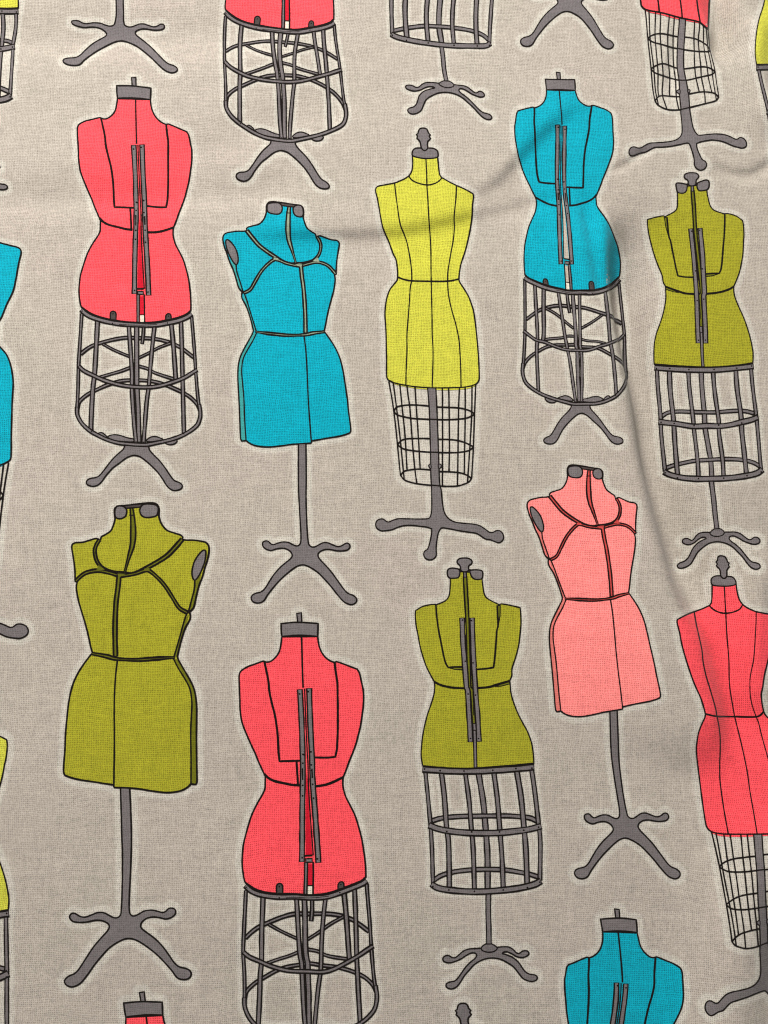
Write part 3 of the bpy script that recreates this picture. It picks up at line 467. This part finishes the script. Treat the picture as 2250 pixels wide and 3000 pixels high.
def weave_group():
    g = bpy.data.node_groups.new('cotton_weave', 'ShaderNodeTree')
    g.interface.new_socket('Shade', in_out='OUTPUT', socket_type='NodeSocketFloat')
    g.interface.new_socket('Height', in_out='OUTPUT', socket_type='NodeSocketFloat')
    g.interface.new_socket('Broad', in_out='OUTPUT', socket_type='NodeSocketFloat')
    g.interface.new_socket('Hole', in_out='OUTPUT', socket_type='NodeSocketFloat')
    class M_: node_tree = g
    t = NT(M_)
    tc = t.add('ShaderNodeTexCoord').outputs['Object']
    # the threads wander a little
    wob = t.add('ShaderNodeTexNoise', ins={'Vector': tc, 'Scale': 60.0, 'Detail': 2.0})
    wv = t.add('ShaderNodeVectorMath', operation='SCALE', ins={0: t.add('ShaderNodeVectorMath', operation='SUBTRACT', ins={0: wob.outputs['Color'], 1: (0.5, 0.5, 0.5)}).outputs[0], 'Scale': 0.0032}).outputs[0]
    fine = t.add('ShaderNodeTexNoise', ins={'Vector': tc, 'Scale': 900.0, 'Detail': 1.0})
    wf = t.add('ShaderNodeVectorMath', operation='SCALE', ins={0: t.add('ShaderNodeVectorMath', operation='SUBTRACT', ins={0: fine.outputs['Color'], 1: (0.5, 0.5, 0.5)}).outputs[0], 'Scale': 0.00034}).outputs[0]
    p = t.add('ShaderNodeVectorMath', operation='ADD', ins={0: t.add('ShaderNodeVectorMath', operation='ADD', ins={0: tc, 1: wv}).outputs[0], 1: wf}).outputs[0]
    sep = t.add('ShaderNodeSeparateXYZ', ins={0: p})
    PITCH = 0.00049
    u = t.math('MULTIPLY', sep.outputs[0], 1 / PITCH); v = t.math('MULTIPLY', sep.outputs[1], 1 / (PITCH * 1.03))
    pu = t.math('MULTIPLY', u, math.pi); pv = t.math('MULTIPLY', v, math.pi)
    su, cu = t.math('SINE', pu), t.math('COSINE', pu); sv, cv = t.math('SINE', pv), t.math('COSINE', pv)
    cu2, cv2 = t.math('MULTIPLY', cu, cu), t.math('MULTIPLY', cv, cv)
    hole = t.math('POWER', t.math('MULTIPLY', cu2, cv2), 1.3)
    par = t.math('MULTIPLY', su, sv)                      # alternates over / under
    over = t.math('MULTIPLY_ADD', par, 0.5, 0.5)
    # per-thread brightness (slubs): long streaks both ways
    def streak(axis, seed):
        sc = (0.06, 0.9, 1) if axis == 0 else (0.9, 0.06, 1)
        m = t.add('ShaderNodeMapping', ins={0: t.add('ShaderNodeCombineXYZ', ins={0: u, 1: v, 2: seed}).outputs[0], 3: sc})
        return t.add('ShaderNodeTexNoise', ins={'Vector': m.outputs[0], 'Scale': 1.0, 'Detail': 2.0, 'Roughness': 0.6}).outputs['Fac']
    s1, s2 = streak(0, 1.3), streak(1, 7.9)
    grain = t.add('ShaderNodeTexNoise', ins={'Vector': t.add('ShaderNodeCombineXYZ', ins={0: u, 1: v, 2: 3.0}).outputs[0], 'Scale': 0.75, 'Detail': 2.0, 'Roughness': 0.7}).outputs['Fac']
    str_ = t.math('ADD', t.math('SUBTRACT', s1, 0.5), t.math('SUBTRACT', s2, 0.5))
    sh = t.math('MULTIPLY_ADD', hole, -0.60, 1.12)
    sh = t.math('ADD', sh, t.math('MULTIPLY', str_, 0.36))
    sh = t.math('ADD', sh, t.math('MULTIPLY', t.math('SUBTRACT', grain, 0.5), 0.8))
    sh = t.math('ADD', sh, t.math('MULTIPLY', t.math('SUBTRACT', over, 0.5), 0.12))
    blot = t.add('ShaderNodeTexNoise', ins={'Vector': tc, 'Scale': 260.0, 'Detail': 3.0, 'Roughness': 0.6}).outputs['Fac']
    sh = t.math('ADD', sh, t.math('MULTIPLY', t.math('SUBTRACT', blot, 0.5), 0.26))
    hgt = t.math('SUBTRACT', t.math('ADD', t.math('MULTIPLY', over, 0.35), t.math('MULTIPLY', grain, 0.6)), hole)
    broad = t.add('ShaderNodeTexNoise', ins={'Vector': tc, 'Scale': 22.0, 'Detail': 2.0}).outputs['Fac']
    out = t.add('NodeGroupOutput')
    t.l.new(sh, out.inputs[0]); t.l.new(hgt, out.inputs[1]); t.l.new(broad, out.inputs[2]); t.l.new(hole, out.inputs[3])
    return g
WEAVE = weave_group()

def fabric_mat(name, rgb, cloth=False, contrast=1.0, hue=None):
    m = bpy.data.materials.new(name); m.use_nodes = True
    m.node_tree.nodes.clear(); t = NT(m)
    wv = t.add('ShaderNodeGroup', node_tree=WEAVE)
    bs = t.add('ShaderNodeBsdfPrincipled', ins={'Roughness': 0.92, 'Specular IOR Level': 0.12, 'Sheen Weight': 0.08, 'Sheen Roughness': 0.5})
    sh = t.math('MULTIPLY_ADD', t.math('SUBTRACT', wv.outputs['Shade'], 1.0), contrast, 1.0)
    if cloth:
        att = t.add('ShaderNodeAttribute', attribute_name='bare').outputs['Fac']
        tint = t.mix(wv.outputs['Broad'], lin(CLOTH_A), lin(CLOTH_B))
        col = t.mix(att, tint, lin(BARE))
    else:
        dk = tuple(c * f for c, f in zip(lin(rgb), hue or (1, 1, 1)))
        col = t.mix(t.math('MULTIPLY', wv.outputs['Hole'], 0.8), lin(rgb), dk)
    g = t.add('ShaderNodeCombineXYZ', ins={0: sh, 1: sh, 2: sh}).outputs[0]
    c2 = t.add('ShaderNodeVectorMath', operation='MULTIPLY', ins={0: col, 1: g}).outputs[0]
    t.l.new(c2, bs.inputs['Base Color'])
    bp = t.add('ShaderNodeBump', ins={'Strength': 0.28, 'Distance': 0.00012, 'Height': wv.outputs['Height']})
    t.l.new(bp.outputs[0], bs.inputs['Normal'])
    o = t.add('ShaderNodeOutputMaterial'); t.l.new(bs.outputs[0], o.inputs[0])
    return m
CLOTH_A, CLOTH_B, BARE = (171, 166, 153), (181, 170, 161), (191, 186, 175)
BODY = dict(red=(246, 84, 92), blue=(6, 162, 184), yellow=(196, 196, 70), olive=(158, 156, 42), pink=(250, 140, 136))
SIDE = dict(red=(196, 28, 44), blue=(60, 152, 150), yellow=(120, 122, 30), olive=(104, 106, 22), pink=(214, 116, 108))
TAPE = dict(red=(196, 28, 44), blue=(138, 152, 130), yellow=(120, 122, 30), olive=(96, 98, 22), pink=(196, 72, 68))
ACC = dict(red=(196, 22, 44), blue=(176, 166, 152), yellow=(120, 122, 30), olive=(96, 98, 22), pink=(206, 62, 62))
MATS = {}
def mat(paint, colname):
    key = (paint, colname) if paint in ('body', 'side', 'tape', 'accent') else (paint, '')
    if key in MATS: return MATS[key]
    if paint == 'body': m = fabric_mat(colname + '_print', BODY[colname], hue={'red': (0.72, 0.35, 0.5), 'blue': (0.8, 0.6, 0.6), 'yellow': (0.72, 0.66, 0.5), 'olive': (0.7, 0.66, 0.5), 'pink': (0.85, 0.6, 0.6)}[colname], contrast=0.92)
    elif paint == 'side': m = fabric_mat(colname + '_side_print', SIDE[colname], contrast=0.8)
    elif paint == 'tape': m = fabric_mat(colname + '_tape_print', TAPE[colname], contrast=0.8)
    elif paint == 'accent': m = fabric_mat(colname + '_inset_print', ACC[colname], contrast=0.8)
    elif paint == 'grey': m = fabric_mat('grey_print', (112, 107, 108), contrast=0.85)
    elif paint == 'dark': m = fabric_mat('dark_grey_print', (74, 66, 64), contrast=0.8)
    elif paint == 'cream': m = fabric_mat('bare_cotton', (214, 206, 188))
    elif paint == 'ink': m = fabric_mat('ink_print', (19, 13, 11), contrast=0.9)
    MATS[key] = m
    return m

# ------------------------------------------------------------------ objects
COL = bpy.context.scene.collection
def link_mesh(name, verts, faces, mats, midx, parent=None):
    me = bpy.data.meshes.new(name)
    verts = np.asarray(verts, np.float32); faces = np.asarray(faces, np.int32)
    k = faces.shape[1]
    me.vertices.add(len(verts)); me.vertices.foreach_set('co', verts.ravel())
    me.loops.add(faces.size); me.loops.foreach_set('vertex_index', faces.ravel())
    me.polygons.add(len(faces)); me.polygons.foreach_set('loop_start', np.arange(len(faces), dtype=np.int32) * k)
    for m in mats: me.materials.append(m)
    me.polygons.foreach_set('material_index', np.asarray(midx, np.int32))
    me.polygons.foreach_set('use_smooth', np.ones(len(faces), bool))
    me.update(calc_edges=True); me.validate()
    o = bpy.data.objects.new(name, me); COL.objects.link(o)
    if parent: o.parent = parent
    return o

PART_NAME = dict(torso='printed_dress_form', stand='stand', cage='cage_skirt', cap='neck_cap', rail='adjustment_rail', tape='seam_tape', armhole='armhole_plate', finial='finial')
halo_pts = []

def rnd_w(pts, w, seed):
    """hand-inked width: slow swelling and the tooth of the weave"""
    out = np.empty(len(pts))
    w = np.asarray(w, float) * np.ones(len(pts)) - 0.3
    for i, p in enumerate(pts):
        out[i] = w[i] * (1 + 0.14 * mnoise.noise((p[0] / 38, p[1] / 38, seed))) + 0.9 * mnoise.noise((p[0] / 3.7, p[1] / 3.7, seed + 9))
    return np.maximum(out, 0.8)

def build_form(form, fabric):
    warp = make_warp(form); seed = random.uniform(0, 50)
    polys, order, tags = [], [], []
    def scale_at(pts):
        c = pts.mean(0); q = warp(np.array([c, c + (20, 0), c + (0, 20)]))
        return math.sqrt(abs(np.cross(q[1] - q[0], q[2] - q[0]))) / 20
    def inside(q): return (q[:, 0].max() > -260 and q[:, 0].min() < W_PX + 260 and q[:, 1].max() > -260 and q[:, 1].min() < H_PX + 260)
    def add_poly(q, tag):
        if not inside(q): return
        x, y = q[:, 0], q[:, 1]
        a = (x * np.roll(y, -1) - np.roll(x, -1) * y).sum()
        if abs(a) < 0.02: return
        polys.append(q if a > 0 else q[::-1]); tags.append(tag)
    def ribbon(q, w, tag, closed=False, ext=0.0):
        n = len(q)
        if closed: d = np.roll(q, -1, 0) - np.roll(q, 1, 0)
        else:
            d = np.empty_like(q); d[1:-1] = q[2:] - q[:-2]; d[0] = q[1] - q[0]; d[-1] = q[-1] - q[-2]
        d /= np.maximum(np.hypot(d[:, 0], d[:, 1]), 1e-6)[:, None]
        q = q.copy()
        if ext and not closed: q[0] -= d[0] * ext; q[-1] += d[-1] * ext
        nrm = np.stack([-d[:, 1], d[:, 0]], 1)
        L, R = q + nrm * w[:, None] / 2, q - nrm * w[:, None] / 2
        for i in range(n if closed else n - 1):
            j = (i + 1) % n
            a, b, c, e = L[i], L[j], R[j], R[i]
            # keep the quad simple
            if np.dot(b - a, q[j] - q[i]) < 0: b = a + (q[j] - q[i]) * 0.01
            if np.dot(c - e, q[j] - q[i]) < 0: c = e + (q[j] - q[i]) * 0.01
            add_poly(np.array([a, b, c, e]), tag)
    def disc(c, r, tag, k=8):
        ang = np.arange(k) * 2 * math.pi / k + 0.3
        add_poly(np.stack([c[0] + r * np.cos(ang), c[1] + r * np.sin(ang)], 1), tag)
    def halo(q):
        if form.get('nohalo'): return
        halo_pts.extend(map(tuple, q[::2]))
    for el in MODELS[form['m']][0]:
        kind, part = el[0], el[1]
        if kind == 'F':
            _, _, paint, path, lw = el
            raw = smooth(path, True); q = warp(raw); halo(q)
            if inside(q): add_poly(q, (part, paint))
            if lw:
                sc = scale_at(raw)
                ribbon(q, rnd_w(q, lw * sc, seed), (part, 'ink'), True)
                P, cor = parse(path)
                cq = warp(P)
                for k, c in enumerate(cor):
                    if c: disc(cq[k], lw * sc * 0.5, (part, 'ink'), 7)
        elif kind == 'S':
            _, _, w, path, closed = el
            raw = smooth(path, closed); q = warp(raw); halo(q); sc = scale_at(raw)
            ribbon(q, rnd_w(q, w * sc, seed), (part, 'ink'), closed, 0.8)
        elif kind == 'B':
            _, _, paint, wo, wi, path, cap = el
            raw = smooth(path); q = warp(raw); halo(q); sc = scale_at(raw)
            tt = np.linspace(0, 1, len(q))
            f = lambda w: np.interp(tt, np.linspace(0, 1, len(w)), w) if isinstance(w, list) else np.full(len(q), float(w))
            wo, wi = (f(wo) + 1.1) * sc, (f(wi) - 1.9) * sc
            wo_n = rnd_w(q, wo, seed); wi_n = np.minimum(rnd_w(q, wi, seed + 3), wo_n - 4.0)
            ribbon(q, wo_n, (part, 'ink'), False, 1.2)
            ribbon(q, np.maximum(wi_n, 0.6), (part, paint), False, -0.9 if len(q) > 3 else 0)
        elif kind == 'O':
            _, _, r, pts = el
            P, _ = parse(pts); q = warp(P); sc = scale_at(P)
            for c in q: disc(c, r * sc, (part, 'ink'), 8)
    if not polys: return
    V, Fc = [], []
    for q in polys:
        Fc.append(list(range(len(V), len(V) + len(q)))); V.extend(Vector((float(a), float(b))) for a, b in q)
    # steiner points so that the print follows the relief
    lo = np.min([q.min(0) for q in polys], 0); hi = np.max([q.max(0) for q in polys], 0)
    lo = np.maximum(lo, (-280, -280)); hi = np.minimum(hi, (W_PX + 280, H_PX + 280))
    for yy in np.arange(lo[1] + 3, hi[1], 6.5):
        for xx in np.arange(lo[0] + 3, hi[0], 6.5):
            V.append(Vector((float(xx + random.uniform(-1, 1)), float(yy + random.uniform(-1, 1)))))
    res = delaunay_2d_cdt(V, [], Fc, 0, 0.02)
    rv, rf = res[0], res[2]
    rvx = np.array([(v.x, v.y) for v in rv])
    tri_all = np.array([t for t in rf if len(t) == 3])
    cen = rvx[tri_all].mean(1)
    top = np.full(len(cen), -1)
    BW = 24.0
    bins = {}
    for k, (cx, cy) in enumerate((cen // BW).astype(int)): bins.setdefault((cx, cy), []).append(k)
    bins = {k: np.array(v) for k, v in bins.items()}
    for pi, q in enumerate(polys):
        b0, b1 = (q.min(0) // BW).astype(int), (q.max(0) // BW).astype(int)
        if (b1[0] - b0[0] + 1) * (b1[1] - b0[1] + 1) > 60: cand = np.arange(len(cen))
        else:
            ls = [bins[(i, j)] for i in range(b0[0], b1[0] + 1) for j in range(b0[1], b1[1] + 1) if (i, j) in bins]
            if not ls: continue
            cand = np.concatenate(ls)
        X, Y = cen[cand, 0], cen[cand, 1]
        mb = (X >= q[:, 0].min()) & (X <= q[:, 0].max()) & (Y >= q[:, 1].min()) & (Y <= q[:, 1].max())
        cand = cand[mb]
        if not len(cand): continue
        X, Y = cen[cand, 0][:, None], cen[cand, 1][:, None]
        x0, y0 = q[:, 0][None], q[:, 1][None]; x1, y1 = np.roll(q[:, 0], -1)[None], np.roll(q[:, 1], -1)[None]
        cr = ((y0 > Y) != (y1 > Y)) & (X < (x1 - x0) * (Y - y0) / np.where(y1 == y0, 1e-9, y1 - y0) + x0)
        top[cand[cr.sum(1) % 2 == 1]] = pi
    groups = {}
    for k in np.nonzero(top >= 0)[0]:
        part, paint = tags[top[k]]
        groups.setdefault(part, []).append((tri_all[k], paint))
    W3 = px_world(rvx, 0.00014)
    root = None
    for part in ['torso'] + [p for p in PART_NAME if p != 'torso']:
        g = groups.get(part)
        if not g and part != 'torso': continue
        if part == 'torso' and not g:
            # the form itself lies outside the cloth shown: the stand or finial carries the form
            big = max(groups, key=lambda k: len(groups[k])); g = groups.pop(big); part = 'torso'
        tris = np.array([t for t, _ in g]); paints = [p for _, p in g]
        used, inv = np.unique(tris, return_inverse=True); inv = inv.reshape(tris.shape)
        names = sorted(set(paints)); ms = [mat(p, form['col']) for p in names]
        vv = W3[used]
        # face up
        a, b, c = vv[inv[:, 0]], vv[inv[:, 1]], vv[inv[:, 2]]
        z = np.cross(b - a, c - a)[:, 2]
        inv[z < 0] = inv[z < 0][:, ::-1]
        o = link_mesh(PART_NAME[part], vv, inv, ms, [names.index(p) for p in paints], root or fabric)
        if part == 'torso':
            root = o; o['label'] = form['label']; o['group'] = 'dress forms printed on the fabric'

# the cloth
fabric = bpy.data.objects.new('placeholder', None)
idx = np.arange(nx * ny).reshape(ny, nx)
a, b, c, d = idx[:-1, :-1].ravel(), idx[:-1, 1:].ravel(), idx[1:, 1:].ravel(), idx[1:, :-1].ravel()
tri = np.concatenate([np.stack([a, b, d], 1), np.stack([b, c, d], 1)])
verts = np.stack([XX.ravel(), YY.ravel(), H.ravel()], 1)
cloth_m = fabric_mat('taupe_cotton', None, cloth=True)
fabric = link_mesh('printed_fabric', verts, tri, [cloth_m], np.zeros(len(tri), int))
fabric['label'] = "pale taupe woven cotton fabric printed with colourful dressmaker forms, lying in soft folds"
fabric['category'] = "fabric"

import time
for i, form in enumerate(FORMS):
    t0 = time.time(); build_form(form, fabric); print('form', i, form['m'], form['col'], round(time.time() - t0, 2))

# unprinted margin round every printed form
HP = np.array(halo_pts)
m = (HP[:, 0] > -400) & (HP[:, 0] < W_PX + 400) & (HP[:, 1] > -400) & (HP[:, 1] < H_PX + 400)
HW = px_world(HP[m])
kd = kdtree.KDTree(len(HW))
for i, p in enumerate(HW): kd.insert((p[0], p[1], 0), i)
kd.balance()
bare = np.zeros(nx * ny, np.float32)
xs, ys = XX.ravel(), YY.ravel()
lo3, hi3 = HW.min(0) - 0.004, HW.max(0) + 0.004
cells = set()
cs = 0.004
for p in HW:
    ci, cj = int(math.floor(p[0] / cs)), int(math.floor(p[1] / cs))
    for di in (-1, 0, 1):
        for dj in (-1, 0, 1): cells.add((ci + di, cj + dj))
for k in range(nx * ny):
    x, y = xs[k], ys[k]
    if (int(math.floor(x / cs)), int(math.floor(y / cs))) not in cells: continue
    dist = kd.find((x, y, 0))[2] * 1000
    dist += 0.25 * mnoise.noise((x * 700, y * 700, 0)) 
    s = min(1, max(0, (2.1 - dist) / 0.5))
    bare[k] = s * s * (3 - 2 * s)
at = fabric.data.attributes.new('bare', 'FLOAT', 'POINT'); at.data.foreach_set('value', bare)

# ------------------------------------------------------------------ light, camera
def area(name, loc, size, energy, col, target=(0, 0, 0)):
    l = bpy.data.lights.new(name, 'AREA'); l.shape = 'DISK'; l.size = size; l.energy = energy; l.color = col
    o = bpy.data.objects.new(name, l); COL.objects.link(o); o.location = loc
    o.rotation_euler = (Vector(target) - Vector(loc)).to_track_quat('-Z', 'Y').to_euler()
    return o
area('table_lamp', (-0.23, 0.54, 0.57), 0.12, 8.4, (1.0, 0.955, 0.91), (0.02, 0.0, 0))
world = bpy.data.worlds.new('World'); bpy.context.scene.world = world; world.use_nodes = True
bg = world.node_tree.nodes['Background']; bg.inputs[0].default_value = (1.0, 0.965, 0.94, 1); bg.inputs[1].default_value = 0.32

cam = bpy.data.cameras.new('camera'); co = bpy.data.objects.new('camera', cam); COL.objects.link(co)
co.location = CAM
M3 = Matrix((right, upv, -fwd)).transposed()
co.rotation_euler = M3.to_euler()
cam.sensor_fit = 'VERTICAL'; cam.sensor_height = 24; cam.lens = 12 / HALF
cam.clip_start = 0.005; cam.clip_end = 10
sc = bpy.context.scene; sc.camera = co
sc.view_settings.view_transform = 'Standard'; sc.view_settings.look = 'None'; sc.view_settings.gamma = 1; sc.view_settings.use_curve_mapping = False
sc.view_settings.exposure = 0.0
sc.cycles.filter_width = 1.2
